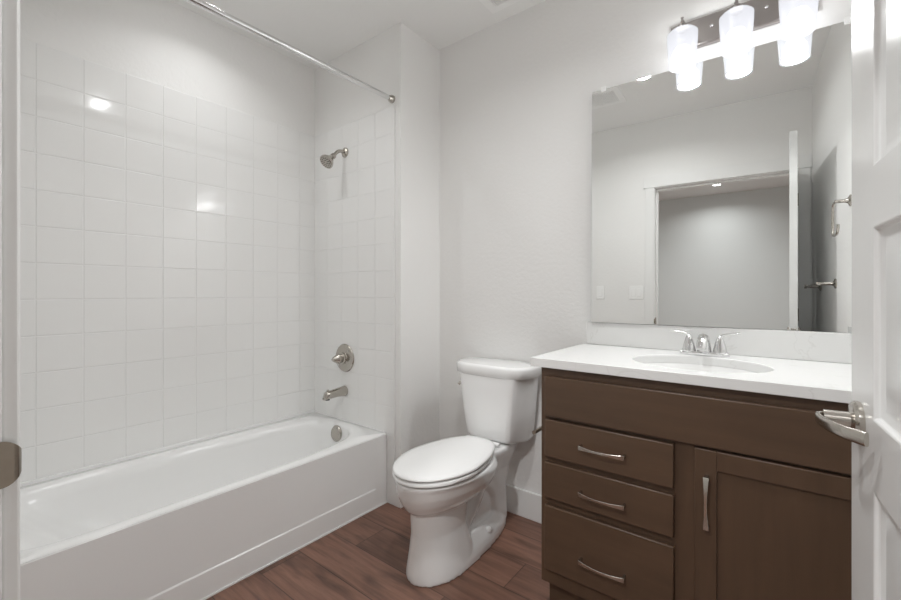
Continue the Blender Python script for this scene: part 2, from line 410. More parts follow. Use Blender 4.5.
def lever(sg, Y):                     # sg -1: room-face side (y<0), +1: other face
    bm = bmesh.new()
    lathe(bm, [(0.031, 0), (0.032, 0.003), (0.032, 0.007), (0.028, 0.011), (0.016, 0.012), (0.013, 0.013), (0.0125, 0.045)], (XLv, Y, ZL), (0, sg, 0), 32)
    o = obj('rose', bm, 'nickel', dr, smooth=True)
    bm = bmesh.new()
    pts = spline([(XLv+0.010, Y+sg*0.045, ZL), (XLv-0.006, Y+sg*0.052, ZL), (XLv-0.045, Y+sg*0.047, ZL), (XLv-0.080, Y+sg*0.034, ZL), (XLv-0.108, Y+sg*0.014, ZL)], 20)
    rs = []
    for i, p in enumerate(pts):
        t = (pts[min(i+1, len(pts)-1)]-pts[max(i-1, 0)]).normalized(); nrm = Vector((-t.y, t.x, 0)).normalized()
        hh = 0.0075+0.003*i/len(pts); th = 0.0036
        a = []
        for k in range(12):
            c, s = math.cos(2*PI*k/12), math.sin(2*PI*k/12)
            a.append(p + nrm*th*math.copysign(abs(c)**0.6, c) + Vector((0, 0, 1))*hh*math.copysign(abs(s)**0.6, s))
        rs.append(a)
    rings(bm, rs)
    obj('lever', bm, 'nickel', o, smooth=True, ang=60)
lever(1, DT); lever(-1, 0)
bm = bmesh.new(); box(bm, DW-0.001, DW+0.001, 0.005, 0.030, ZL-0.028, ZL+0.028)
obj('latch_plate', bm, 'nickel', dr)
for hz in (0.2, 1.0, 1.82):
    bm = bmesh.new(); lathe(bm, [(0.006, 0), (0.006, 0.09)], (-0.003, -0.006, hz), 'Z', 14)
    obj('hinge', bm, 'bronze', dr, smooth=True)

# ------------------------------------------------------------------ bathtub
tub = empty('bathtub', ((XL+XT)/2, (YE+YW)/2, 0), 'white alcove bathtub with a plain apron against the tiled walls', 'bathtub')
tx, ty = tub.location.x, tub.location.y
def tub_bm():
    bm = bmesh.new(); N = 96
    X0, X1, Y0, Y1 = XL+TT, XT, YE+TT, YW-TT; ZT = 0.39
    cx, cy = -2.088, 0.895
    def ring(xa, xb, ya, yb, z, p):
        hi = sellipse((xa+xb)/2, (ya+yb)/2, (xb-xa)/2, (yb-ya)/2, z, N, p); lo = sellipse((xa+xb)/2, (ya+yb)/2, (xb-xa)/2, (yb-ya)/2, z, N, 7)
        return hi[:N//2+1]+lo[N//2+1:]
    rim = ring(-2.374, -1.798, 0.150, 1.579, ZT, 3.0)
    outer = []
    angs = []
    for p in rim:
        dx, dy = p[0]-cx, p[1]-cy; outer.append(list(ray_rect(cx, cy, X0, X1, Y0, Y1, dx, dy)))
    for c in ((X0, Y0), (X0, Y1), (X1, Y0), (X1, Y1)):       # snap the nearest ring point to each corner
        k = min(range(N), key=lambda i: (outer[i][0]-c[0])**2+(outer[i][1]-c[1])**2); outer[k] = list(c)
    def out(z, ins=0): return [(min(max(x, X0+ins), X1-ins), min(max(y, Y0+ins), Y1-ins), z) for x, y in outer]
    mid = [(r[0]+(o[0]-r[0])*0.12, r[1]+(o[1]-r[1])*0.12, ZT+0.001) for r, o in zip(rim, outer)]
    rs = [[(min(x, X1-0.018), y, z) for x, y, z in out(0.0)], [(min(x, X1-0.018), y, z) for x, y, z in out(ZT-0.012)], out(ZT-0.004, 0.002), out(ZT, 0.006), mid,
          ring(-2.370, -1.802, 0.155, 1.577, ZT-0.004, 3.0), ring(-2.360, -1.812, 0.166, 1.568, ZT-0.014, 3.0),
          ring(-2.350, -1.822, 0.21, 1.560, ZT-0.06, 3.0), ring(-2.335, -1.838, 0.31, 1.545, ZT-0.15, 3.0),
          ring(-2.31, -1.86, 0.43, 1.525, ZT-0.25, 3.0), ring(-2.27, -1.90, 0.50, 1.49, ZT-0.30, 3.0), ring(-2.2, -1.97, 0.58, 1.42, ZT-0.312, 2.8)]
    vv = rings(bm, rs, cap0=True, cap1=True)
    return bm
tb = obj('tub_body', tub_bm(), 'acryl', None, smooth=True, ang=75)
tb.data.transform(Matrix.Translation((-tx, -ty, 0))); tb.parent = tub
# apron skin: shallow panel that deepens towards the toe
bm = bmesh.new()
ys = [YE+TT, 0.19, 0.205, 1.545, 1.562, YW-0.001]; zs = [0.0, 0.1, 0.105, 0.36, 0.384]
def dep(i, j): return 0.006 if (i in (2, 3) and j == 2) else (0.0 if (i in (0, 1, 4, 5) or j in (0, 1) or j == 4) else 0.006*(0 if j == 3 else 1))
vv = [[bm.verts.new((XT+0.012-dep(i, j)-tx, y-ty, z)) for j, z in enumerate(zs)] for i, y in enumerate(ys)]
for i in range(len(ys)-1):
    for j in range(len(zs)-1): bm.faces.new((vv[i][j], vv[i+1][j], vv[i+1][j+1], vv[i][j+1]))
bk = [[bm.verts.new((XT-0.004-tx, y-ty, z)) for z in (zs[0], zs[-1])] for y in ys]
for i in range(len(ys)-1):
    bm.faces.new((bk[i][0], bk[i][1], bk[i+1][1], bk[i+1][0]))
    bm.faces.new((vv[i][-1], vv[i+1][-1], bk[i+1][1], bk[i][1])); bm.faces.new((vv[i][0], bk[i][0], bk[i+1][0], vv[i+1][0]))
ap = obj('apron', bm, 'acryl', tub, bevel=0.003, seg=2)
ap.location.x = -0.012
bm = bmesh.new()
box(bm, XL+TT-tx, XL+TT+0.010-tx, YE+TT-ty, YW-TT-ty, 0.388, 0.406); box(bm, XL+TT+0.010-tx, XT-0.012-tx, YW-TT-0.006-ty, YW-TT-ty, 0.388, 0.397)
obj('wall_lip', bm, 'acryl', tub, bevel=0.004, seg=3)
# overflow plate on the end wall of the basin
ov = bmesh.new()
lathe(ov, [(0.047, 0), (0.0475, 0.006), (0.043, 0.012), (0.02, 0.016), (0.0, 0.0165)], (-2.088-tx, 1.560-ty, 0.338), (0, -1, 0.12), 36, True, False)
oo = obj('overflow_plate', ov, 'nickel', tub, smooth=True)
ov = bmesh.new()
for a in range(10):
    for r in (0.012, 0.022, 0.031):
        th = 2*PI*a/10+r*20
        lathe(ov, [(0.0022, 0), (0.0022, 0.0012)], (-2.088-tx+r*math.cos(th), 1.5455-ty+0.12*r*math.sin(th)+ (r/0.04)**2*0.003, 0.340+r*math.sin(th)), (0, -1, 0.12), 8)
obj('overflow_holes', ov, 'dark', oo)
bm = bmesh.new(); lathe(bm, [(0.032, 0), (0.032, 0.004), (0.02, 0.007), (0.0, 0.009)], (-2.088-tx, 1.40-ty, 0.078), 'Z', 24, True, False)
obj('drain', bm, 'nickel', tub, smooth=True)

# ------------------------------------------------------------------ shower fittings
XS = -2.115
YT = YW-TT
t = empty('tub_spout', (XS, YT, 0.575), 'brushed nickel tub spout low on the tiled end wall', 'tub spout')
bm = bmesh.new(); rs = []
for s, (y, r, zc) in enumerate([(0, 0.030, 0), (-0.004, 0.032, 0), (-0.02, 0.030, 0), (-0.06, 0.0265, 0.0), (-0.10, 0.0252, -0.003), (-0.125, 0.0248, -0.005), (-0.142, 0.0235, -0.007), (-0.149, 0.016, -0.011)]):
    rs.append([(r*0.92*math.cos(2*PI*k/24), y+(0.012 if s > 5 else 0)*min(0, math.sin(2*PI*k/24)), zc+r*math.sin(2*PI*k/24)) for k in range(24)])
rings(bm, rs); obj('spout_body', bm, 'nickel', t, smooth=True, ang=60)
bm = bmesh.new(); lathe(bm, [(0.004, 0), (0.004, 0.012), (0.0075, 0.016), (0.007, 0.022), (0.0, 0.024)], (0, -0.128, 0.006), 'Z', 16, True, False)
obj('diverter_knob', bm, 'nickel', t, smooth=True)
bm = bmesh.new(); lathe(bm, [(0.014, 0), (0.015, 0.012)], (0, -0.130, -0.033), 'Z', 18); obj('spout_outlet', bm, 'grey', t, smooth=True)

t = empty('shower_valve', (XS, YT, 0.778), 'round brushed nickel shower valve with lever knob on the tiled end wall', 'shower valve')
bm = bmesh.new(); lathe(bm, [(0.086, 0), (0.087, 0.003), (0.083, 0.009), (0.06, 0.014), (0.038, 0.016), (0.036, 0.019)], (0, 0, 0), (0, -1, 0), 48)
obj('escutcheon', bm, 'nickel', t, smooth=True)
bm = bmesh.new(); lathe(bm, [(0.033, 0.016), (0.033, 0.026), (0.026, 0.03), (0.026, 0.046), (0.030, 0.05), (0.030, 0.06), (0.024, 0.068), (0.016, 0.085), (0.006, 0.098), (0, 0.1)], (0, 0, 0), (0, -1, 0), 32, True, False)
obj('knob', bm, 'nickel', t, smooth=True)
for a in (PI*0.25, PI*1.25):
    bm = bmesh.new(); lathe(bm, [(0.0045, 0.009), (0.0045, 0.0155), (0, 0.016)], (0.066*math.cos(a), 0, 0.066*math.sin(a)), (0, -1, 0), 12, True, False)
    obj('screw', bm, 'chrome', t, smooth=True)

t = empty('wall_shower', (XS, YT, 2.047), 'brushed nickel shower head on a bent arm high on the tiled end wall', 'shower head')
bm = bmesh.new(); lathe(bm, [(0.031, 0), (0.030, 0.005), (0.022, 0.012), (0.013, 0.016)], (0, 0, 0), (0, -1, 0), 32)
obj('wall_flange', bm, 'nickel', t, smooth=True)
bm = bmesh.new(); tube(bm, spline([(0, 0, 0), (0, -0.03, 0.001), (0, -0.058, -0.010), (0, -0.085, -0.040)], 18), 0.0105, 16)
obj('arm', bm, 'nickel', t, smooth=True)
d = Vector((0, -0.72, -0.69)).normalized()
bm = bmesh.new(); o0 = Vector((0, -0.082, -0.037))
lathe(bm, [(0.013, 0), (0.017, 0.004), (0.017, 0.018), (0.014, 0.022), (0.018, 0.030), (0.026, 0.044), (0.038, 0.062), (0.043, 0.072), (0.043, 0.082), (0.040, 0.085), (0.030, 0.083), (0, 0.083)], o0, d, 36, True, False)
hd = obj('head', bm, 'nickel', t, smooth=True)
bm = bmesh.new()
q = Vector((0, 0, 1)).rotation_difference(d)
for rr, k in ((0.012, 6), (0.024, 12), (0.034, 16)):
    for i in range(k):
        p = o0 + q @ Vector((rr*math.cos(2*PI*i/k), rr*math.sin(2*PI*i/k), 0.082))
        lathe(bm, [(0.0022, 0), (0.0018, 0.004)], p, d, 8)
obj('nozzle_ring', bm, 'grey', hd)

t = empty('shower_curtain_rod', (-1.706, (YE+YW)/2, 2.262), 'straight chrome shower curtain rod high above the tub', 'curtain rod')
hl = (YW-YE)/2
bm = bmesh.new(); lathe(bm, [(0.0138, -hl+0.012), (0.0138, hl-0.012)], (0, 0, 0), 'Y', 24); obj('rod', bm, 'chrome', t, smooth=True)
for s in (-1, 1):
    bm = bmesh.new(); lathe(bm, [(0.021, 0), (0.022, 0.006), (0.021, 0.014), (0.015, 0.026), (0.0135, 0.04)], (0, s*hl, 0), (0, -s, 0), 24)
    obj('end_flange', bm, 'nickel', t, smooth=True)

# ------------------------------------------------------------------ toilet
XO = -1.168
to = empty('toilet', (XO, 1.6, 0), 'white two-piece toilet with closed lid between tub and vanity', 'toilet')
def egg(yf, yr, hw, z, n=56, wide=0.60, pf=2.0, pr=2.6, cx=0, taper=0):
    ym = yf+(yr-yf)*wide; out = []
    for i in range(n):
        t = 2*PI*i/n; c, s = math.cos(t), math.sin(t)      # s<0 = front
        p = pf if s < 0 else pr; L = (ym-yf) if s < 0 else (yr-ym)
        k = 1-taper*((L*abs(s)**(2/p))/max(L, 1e-6))**1.3 if s > 0 else 1
        out.append((cx+hw*k*math.copysign(abs(c)**(2/p), c), ym+L*math.copysign(abs(s)**(2/p), s)-1.6, z))
    return out
bm = bmesh.new()
# bowl
rings(bm, [egg(1.33, 1.62, 0.05, 0.235), egg(1.262, 1.66, 0.092, 0.268), egg(1.225, 1.69, 0.126, 0.295), egg(1.205, 1.71, 0.150, 0.325), egg(1.192, 1.72, 0.168, 0.360), egg(1.186, 1.725, 0.177, 0.395), egg(1.186, 1.73, 0.180, 0.410, wide=0.5, taper=0.12), egg(1.190, 1.73, 0.176, 0.417, wide=0.5, taper=0.12)])
# front pedestal
rings(bm, [egg(1.238, 1.56, 0.122, 0.0, pr=4), egg(1.240, 1.56, 0.119, 0.03, pr=4), egg(1.250, 1.54, 0.105, 0.10, pr=4), egg(1.257, 1.53, 0.091, 0.18, pr=3), egg(1.252, 1.54, 0.093, 0.26, pr=3), egg(1.25, 1.6, 0.10, 0.35, pr=3)])
# foot
rings(bm, [egg(1.238, 1.925, 0.1215, 0.0, wide=0.34, pf=2.0, pr=2.2), egg(1.240, 1.923, 0.120, 0.030, wide=0.34, pr=2.2), egg(1.25, 1.915, 0.112, 0.050, wide=0.34, pr=2.2), egg(1.27, 1.89, 0.080, 0.10, wide=0.34, pr=2.2)])
# rear leg and tank deck
rings(bm, [egg(1.74, 1.905, 0.066, 0.03, pf=3.5, pr=3.5), egg(1.74, 1.90, 0.062, 0.2, pf=3.5, pr=3.5), egg(1.70, 1.92, 0.075, 0.30, pf=3.5, pr=3.5), egg(1.66, 1.945, 0.105, 0.375, pf=3.5, pr=3.5), egg(1.62, 1.95, 0.115, 0.405, pf=3.5, pr=3.5), egg(1.62, 1.95, 0.112, 0.425, pf=3.5, pr=3.5)])
# trapway
tube(bm, [(p[0], p[1]-1.6, p[2]) for p in spline([(0, 1.44, 0.16), (0, 1.52, 0.12), (0, 1.62, 0.20), (0, 1.70, 0.27), (0, 1.78, 0.20), (0, 1.82, 0.10)], 30)], 0.062, 20)
rings(bm, [egg(1.5, 1.8, 0.05, 0.05, pf=3, pr=3), egg(1.5, 1.8, 0.045, 0.38, pf=3, pr=3)])
bw = obj('bowl', bm, 'porc', to)
rm = bw.modifiers.new('remesh', 'REMESH'); rm.mode = 'VOXEL'; rm.voxel_size = 0.006; rm.use_smooth_shade = True
sm = bw.modifiers.new('smooth', 'SMOOTH'); sm.factor = 0.5; sm.iterations = 6
# bolt cap
for s in (-1, 1):
    bm = bmesh.new(); lathe(bm, [(0.015, 0), (0.0155, 0.006), (0.012, 0.014), (0.005, 0.019), (0, 0.02)], (s*0.092, 1.66-1.6, 0.070), (s*0.55, 0, 0.83), 20, True, False)
    obj('bolt_cap', bm, 'porc', to, smooth=True)
# seat ring and lid
bm = bmesh.new()
rings(bm, [egg(1.202, 1.73, 0.166, 0.419, wide=0.46, pr=3.2, taper=0.32), egg(1.202, 1.73, 0.166, 0.4245, wide=0.46, pr=3.2, taper=0.32)])
obj('seat_gap_shade', bm, 'grey', to, smooth=True, ang=60)  # dark slab painting the shade between bowl and seat
bm = bmesh.new()
rings(bm, [egg(1.186, 1.735, 0.177, 0.4245, wide=0.46, pr=3.2, taper=0.32), egg(1.181, 1.738, 0.179, 0.426, wide=0.46, pr=3.2, taper=0.32), egg(1.181, 1.738, 0.179, 0.436, wide=0.46, pr=3.2, taper=0.32), egg(1.187, 1.736, 0.1775, 0.4395, wide=0.46, pr=3.2, taper=0.32)])
obj('seat', bm, 'seat', to, smooth=True, ang=60)
bm = bmesh.new()
rings(bm, [egg(1.200, 1.73, 0.167, 0.439, wide=0.46, pr=3.2, taper=0.32), egg(1.200, 1.73, 0.167, 0.447, wide=0.46, pr=3.2, taper=0.32)])
obj('lid_gap_shade', bm, 'grey', to, smooth=True, ang=60)  # dark slab painting the shade line under the lid
bm = bmesh.new()
rings(bm, [egg(1.185, 1.745, 0.178, 0.4462, wide=0.46, pr=3.2, taper=0.32), egg(1.181, 1.748, 0.179, 0.4485, wide=0.46, pr=3.2, taper=0.32), egg(1.182, 1.748, 0.178, 0.453, wide=0.46, pr=3.2, taper=0.32), egg(1.188, 1.746, 0.175, 0.457, wide=0.46, pr=3.2, taper=0.32), egg(1.21, 1.738, 0.155, 0.460, wide=0.46, pr=3.2, taper=0.32), egg(1.29, 1.70, 0.09, 0.462, wide=0.46, pr=3.2, taper=0.32)])
obj('lid', bm, 'seat', to, smooth=True, ang=60)
for s in (-1, 1):
    bm = bmesh.new(); lathe(bm, [(0.009, -0.022), (0.010, -0.018), (0.010, 0.018), (0.009, 0.022)], (s*0.075, 0.150, 0.440), 'X', 18)
    obj('hinge', bm, 'seat', to, smooth=True)
# tank
def tanks(z, hf, hb, yf, yb, rc=0.02):
    # front face narrower, sides splay to the back; corners rounded by the bevel
    pts = [(-hb, yb), (hb, yb), (hb, yb-0.075), (hf+0.01, yf+0.01), (hf-0.02, yf), (-hf+0.02, yf), (-hf-0.01, yf+0.01), (-hb, yb-0.075)]
    return [(x, y-1.6, z) for x, y in pts]
def smooth_poly(pts, it=3):
    for _ in range(it):
        out = []
        for a, b in zip(pts, pts[1:]+pts[:1]):
            a = Vector(a); b = Vector(b); out += [a*0.84+b*0.16, a*0.16+b*0.84]
        pts = out
    return [tuple(p) for p in pts]
def tk(z, hf, hb, yf, yb): return smooth_poly(tanks(z, hf, hb, yf, yb))
bm = bmesh.new()
rings(bm, [tk(0.430, 0.095, 0.155, 1.81, 1.955), tk(0.438, 0.115, 0.172, 1.79, 1.963), tk(0.455, 0.124, 0.180, 1.785, 1.966), tk(0.60, 0.141, 0.194, 1.774, 1.967), tk(0.762, 0.158, 0.207, 1.763, 1.968)])
obj('tank', bm, 'porc', to, smooth=True, ang=70)
bm = bmesh.new()
def lidp(z, g): return [(x, y, z) for x, y, _ in smooth_poly([(-0.222-g, 1.975-1.6, 0), (0.222+g, 1.975-1.6, 0), (0.222+g, 1.85-1.6, 0), (0.19+g, 1.785-1.6-g, 0), (0.13, 1.757-1.6-g, 0), (-0.13, 1.757-1.6-g, 0), (-0.19-g, 1.785-1.6-g, 0), (-0.222-g, 1.85-1.6, 0)])]
rings(bm, [lidp(0.760, -0.006), lidp(0.764, 0.0), lidp(0.804, 0.003), lidp(0.811, 0.000), lidp(0.815, -0.006), lidp(0.817, -0.02)])
obj('tank_lid', bm, 'porc', to, smooth=True, ang=60)
bm = bmesh.new(); lathe(bm, [(0.012, 0), (0.012, 0.01), (0.008, 0.014)], (-0.150, 1.795-1.6, 0.712), (-0.6, -0.8, 0), 16)
tube(bm, [(-0.158, 0.186, 0.712), (-0.163, 0.178, 0.707), (-0.168, 0.172, 0.696)], [0.006, 0.007, 0.0075], 10)
obj('flush_lever', bm, 'nickel', to, smooth=True)

# ------------------------------------------------------------------ vanity cabinet
VX0, VX1, VYF, VZ = -0.703, XR-0.002, 1.448, 0.905
va = empty('vanity_cabinet', ((VX0+VX1)/2, 1.7, 0), 'dark-stained wooden vanity cabinet with three drawers and a door', 'vanity cabinet')
vx = va.location.x
def VB(x0, x1, y0, y1, z0, z1): return B(x0-vx, x1-vx, y0-1.7, y1-1.7, z0, z1)
bm = bmesh.new()
for a in ((VX0, VX1, VYF, VYF+0.019, 0.107, VZ), (VX0, VX0+0.018, VYF+0.019, YB-0.002, 0.107, VZ), (VX1-0.018, VX1, VYF+0.019, YB-0.002, 0.107, VZ),
          (VX0+0.018, VX1-0.018, VYF+0.019, YB-0.012, 0.107, 0.127), (VX0+0.018, VX1-0.018, YB-0.012, YB-0.002, 0.107, VZ)):
    box(bm, a[0]-vx, a[1]-vx, a[2]-1.7, a[3]-1.7, a[4], a[5])
obj('carcass', bm, 'woodv', va, bevel=0.001)
obj('toe_kick', VB(VX0+0.012, VX1, VYF+0.045, YB-0.02, 0, 0.1065), 'woodv', va)
YF = VYF-0.019
def front(name, x0, x1, z0, z1, par=va, mat='wood'):
    return obj(name, VB(x0, x1, YF, VYF-0.0005, z0, z1), mat, par, bevel=0.003, seg=2)
def arch_pull(par, c, length, vertical=False):
    """arched flat bar pull, wide at both ends and narrow in the middle"""
    bm = bmesh.new(); n = 20; rs = []
    L = length/2
    for i in range(n+1):
        s = -1+2*i/n
        x = s*L; y = -0.030+0.010*(s*s)-0.004; hw = 0.0038+0.0042*s*s; th = 0.0022
        sec = [(x, y-th, -hw), (x, y-th, hw), (x, y+th, hw), (x, y+th, -hw)]
        rs.append(sec)
    rings(bm, rs)
    for s in (-1, 1):
        x = s*(L-0.004)
        rings(bm, [[(x-0.0035, y, -0.006), (x+0.0035, y, -0.006), (x+0.0035, y, 0.006), (x-0.0035, y, 0.006)] for y in (0.0, -0.024)])
    if vertical: bmesh.ops.rotate(bm, verts=bm.verts[:], cent=(0, 0, 0), matrix=Matrix.Rotation(PI/2, 3, 'Y'))
    bmesh.ops.translate(bm, verts=bm.verts[:], vec=(c[0]-vx, c[1]-1.7, c[2]))
    return obj('handle', bm, 'nickel', par, bevel=0.0008, seg=1)
front('false_front', -0.682, VX1-0.015, 0.728, 0.874)
for (z0, z1, zh) in ((0.580, 0.716, 0.648), (0.429, 0.560, 0.488), (0.166, 0.402, 0.255)):
    dwr = front('drawer', -0.682, -0.256, z0, z1)
    arch_pull(dwr, (-0.470, YF, zh), 0.152)
# shaker door with recessed panel
DX0, DX1, DZ0, DZ1 = -0.200, VX1-0.03, 0.166, 0.720
bm = bmesh.new(); fw = 0.056
for a in ((DX0, DX0+fw, DZ0, DZ1), (DX1-fw, DX1, DZ0, DZ1), (DX0+fw, DX1-fw, DZ0, DZ0+fw), (DX0+fw, DX1-fw, DZ1-fw, DZ1)):
    box(bm, a[0]-vx, a[1]-vx, YF-1.7, VYF-0.0005-1.7, a[2], a[3])
dd = obj('door', bm, 'woodv', va, bevel=0.002, seg=2)
obj('door_panel', VB(DX0+fw-0.004, DX1-fw+0.004, YF+0.009, VYF-0.001, DZ0+fw-0.004, DZ1-fw+0.004), 'woodv', dd)
arch_pull(dd, (-0.168, YF, 0.572), 0.152, True)

# countertop with oval hole
CX0, CX1, CY0, CY1, CZ0, CZ1 = -0.738, XR-0.001, 1.424, YB-0.001, VZ+0.001, 0.938
SX, SY, SA, SB = -0.225, 1.674, 0.208, 0.174
def ctop():
    bm = bmesh.new(); N = 80
    inner = [(SX+SA*math.cos(2*PI*i/N), SY+SB*math.sin(2*PI*i/N)) for i in range(N)]
    outer = [list(ray_rect(SX, SY, CX0, CX1, CY0, CY1, p[0]-SX, p[1]-SY)) for p in inner]
    for c in ((CX0, CY0), (CX0, CY1), (CX1, CY0), (CX1, CY1)):
        k = min(range(N), key=lambda i: (outer[i][0]-c[0])**2+(outer[i][1]-c[1])**2); outer[k] = list(c)
    L = [[(x, y, CZ0) for x, y in inner], [(x, y, CZ1-0.003) for x, y in inner], [(SX+(x-SX)*1.015, SY+(y-SY)*1.015, CZ1) for x, y in inner],
         [(x, y, CZ1) for x, y in outer], [(x, y, CZ0) for x, y in outer], [(x, y, CZ0) for x, y in inner]]
    rings(bm, L, False, False); bmesh.ops.remove_doubles(bm, verts=bm.verts[:], dist=1e-5)
    return bm
ct = obj('countertop', ctop(), 'quartz', bevel=0.0015, seg=1)
tag(ct, 'white faintly veined stone countertop on the vanity cabinet', 'countertop')
o = obj('backsplash', B(-0.722, CX1, YB-0.021, YB-0.001, CZ1+0.0005, 1.042), 'quartz', bevel=0.0015, seg=1)
tag(o, 'low white stone backsplash under the mirror', 'backsplash')
o = obj('side_splash', B(XR-0.021, XR-0.001, CY0+0.004, YB-0.022, CZ1+0.0005, 1.042), 'quartz', bevel=0.0015, seg=1)
tag(o, 'white stone side splash on the right wall, seen in the mirror', 'side splash')
# basin
t = empty('sink_basin', (SX, SY, CZ0), 'white oval undermount basin set in the countertop', 'sink')
bm = bmesh.new(); zz = CZ1-CZ0
prof = [(1.002, -0.0003), (0.985, -0.01), (0.95, -0.04), (0.88, -0.08), (0.74, -0.115), (0.5, -0.132), (0.2, -0.137), (0.08, -0.138)]
inn = [[(SA*s*math.cos(2*PI*i/64), SB*s*math.sin(2*PI*i/64), z) for i in range(64)] for s, z in prof]
outp = [[(SA*s*math.cos(2*PI*i/64), SB*s*math.sin(2*PI*i/64), z) for i in range(64)] for s, z in [(1.05, -0.0003), (1.04, -0.02), (1.0, -0.05), (0.9, -0.1), (0.5, -0.145), (0.08, -0.148)]]
rings(bm, [outp[-1]]+outp[::-1][1:]+inn, True, True)
obj('bowl', bm, 'porc', t, smooth=True, ang=60)
bm = bmesh.new(); lathe(bm, [(0.024, -0.1375), (0.024, -0.134), (0.018, -0.133), (0.0, -0.1345)], (0, 0, 0), 'Z', 24, True, False)
obj('drain', bm, 'chrome', t, smooth=True)

# faucet
FX, FY = -0.232, 1.895
t = empty('sink_faucet', (FX, FY, CZ1+0.0005), 'chrome two-handle faucet behind the oval basin', 'faucet')
bm = bmesh.new()
rings(bm, [sellipse(0, 0, 0.084, 0.026, 0, 40, 3), sellipse(0, 0, 0.084, 0.026, 0.008, 40, 3), sellipse(0, 0, 0.078, 0.021, 0.014, 40, 3)])
obj('base_plate', bm, 'chrome', t, smooth=True)
bm = bmesh.new()
rs = []
for (y, z, rx, rz) in [(0.006, 0.004, 0.026, 0.024), (0.004, 0.03, 0.0235, 0.022), (0.000, 0.050, 0.0205, 0.020), (-0.010, 0.066, 0.0190, 0.0175), (-0.030, 0.070, 0.0180, 0.0150), (-0.056, 0.058, 0.0175, 0.0150), (-0.078, 0.040, 0.0165, 0.0130), (-0.084, 0.030, 0.0150, 0.0110)]:
    rs.append((Vector((0, y, z)), rx, rz))
sec = []
for i, (p, rx, rz) in enumerate(rs):
    tdir = (rs[min(i+1, len(rs)-1)][0]-rs[max(i-1, 0)][0]).normalized(); nn = Vector((0, -tdir.z, tdir.y))
    sec.append([p+Vector((rx*math.cos(2*PI*k/24), 0, 0))+nn*rz*math.sin(2*PI*k/24) for k in range(24)])
rings(bm, sec); obj('spout', bm, 'chrome', t, smooth=True, ang=60)
for s in (-1, 1):
    bm = bmesh.new(); lathe(bm, [(0.024, 0.010), (0.0245, 0.014), (0.022, 0.03), (0.018, 0.045), (0.013, 0.062), (0.009, 0.072), (0.004, 0.077), (0, 0.078)], (s*0.052, 0, 0), 'Z', 28, True, False)
    h = obj('handle', bm, 'chrome', t, smooth=True)
    bm = bmesh.new(); pts = spline([(s*0.052, 0, 0.066), (s*0.062, -0.001, 0.080), (s*0.085, -0.003, 0.087), (s*0.116, -0.006, 0.090)], 18)
    tube(bm, pts, [0.009-0.003*i/len(pts) for i in range(len(pts))], 12, 0.45); obj('handle_lever', bm, 'chrome', h, smooth=True)

# ------------------------------------------------------------------ mirror
MX0, MX1, MZ0, MZ1 = -0.692, 0.215, 1.0435, 2.117
TY, TP = math.radians(1.6), math.radians(-0.5)
mi = empty('mirror', (MX0, YB, MZ0), 'large frameless rectangular mirror above the vanity', 'mirror')
def mfront(x, z): return -(0.0385 - math.tan(TY)*x + math.tan(TP)*z)     # hangs a touch off the wall at the left and foot
bm = bmesh.new(); MW, MH = MX1-MX0, MZ1-MZ0
fr4 = [(0, mfront(0, 0), 0), (MW, mfront(MW, 0), 0), (MW, mfront(MW, MH), MH), (0, mfront(0, MH), MH)]
rings(bm, [[(x, y+0.005, z) for x, y, z in fr4], [(x, y, z) for x, y, z in fr4]])
obj('glass', bm, 'mirror', mi)
bm = bmesh.new(); rings(bm, [[(x, -0.0005, z) for x, y, z in fr4], [(x, y+0.0052, z) for x, y, z in fr4]]); obj('backing', bm, 'grey', mi)
for x, z in ((0.053, MH), (MW-0.030, MH)):
    y = mfront(x, z)
    bm = bmesh.new(); box(bm, x-0.011, x+0.011, y-0.004, -0.0005, z-0.0+0.0005, z+0.012); box(bm, x-0.011, x+0.011, y-0.004, y-0.0008, z-0.012, z+0.001)
    obj('clip', bm, 'plastic', mi, bevel=0.001)

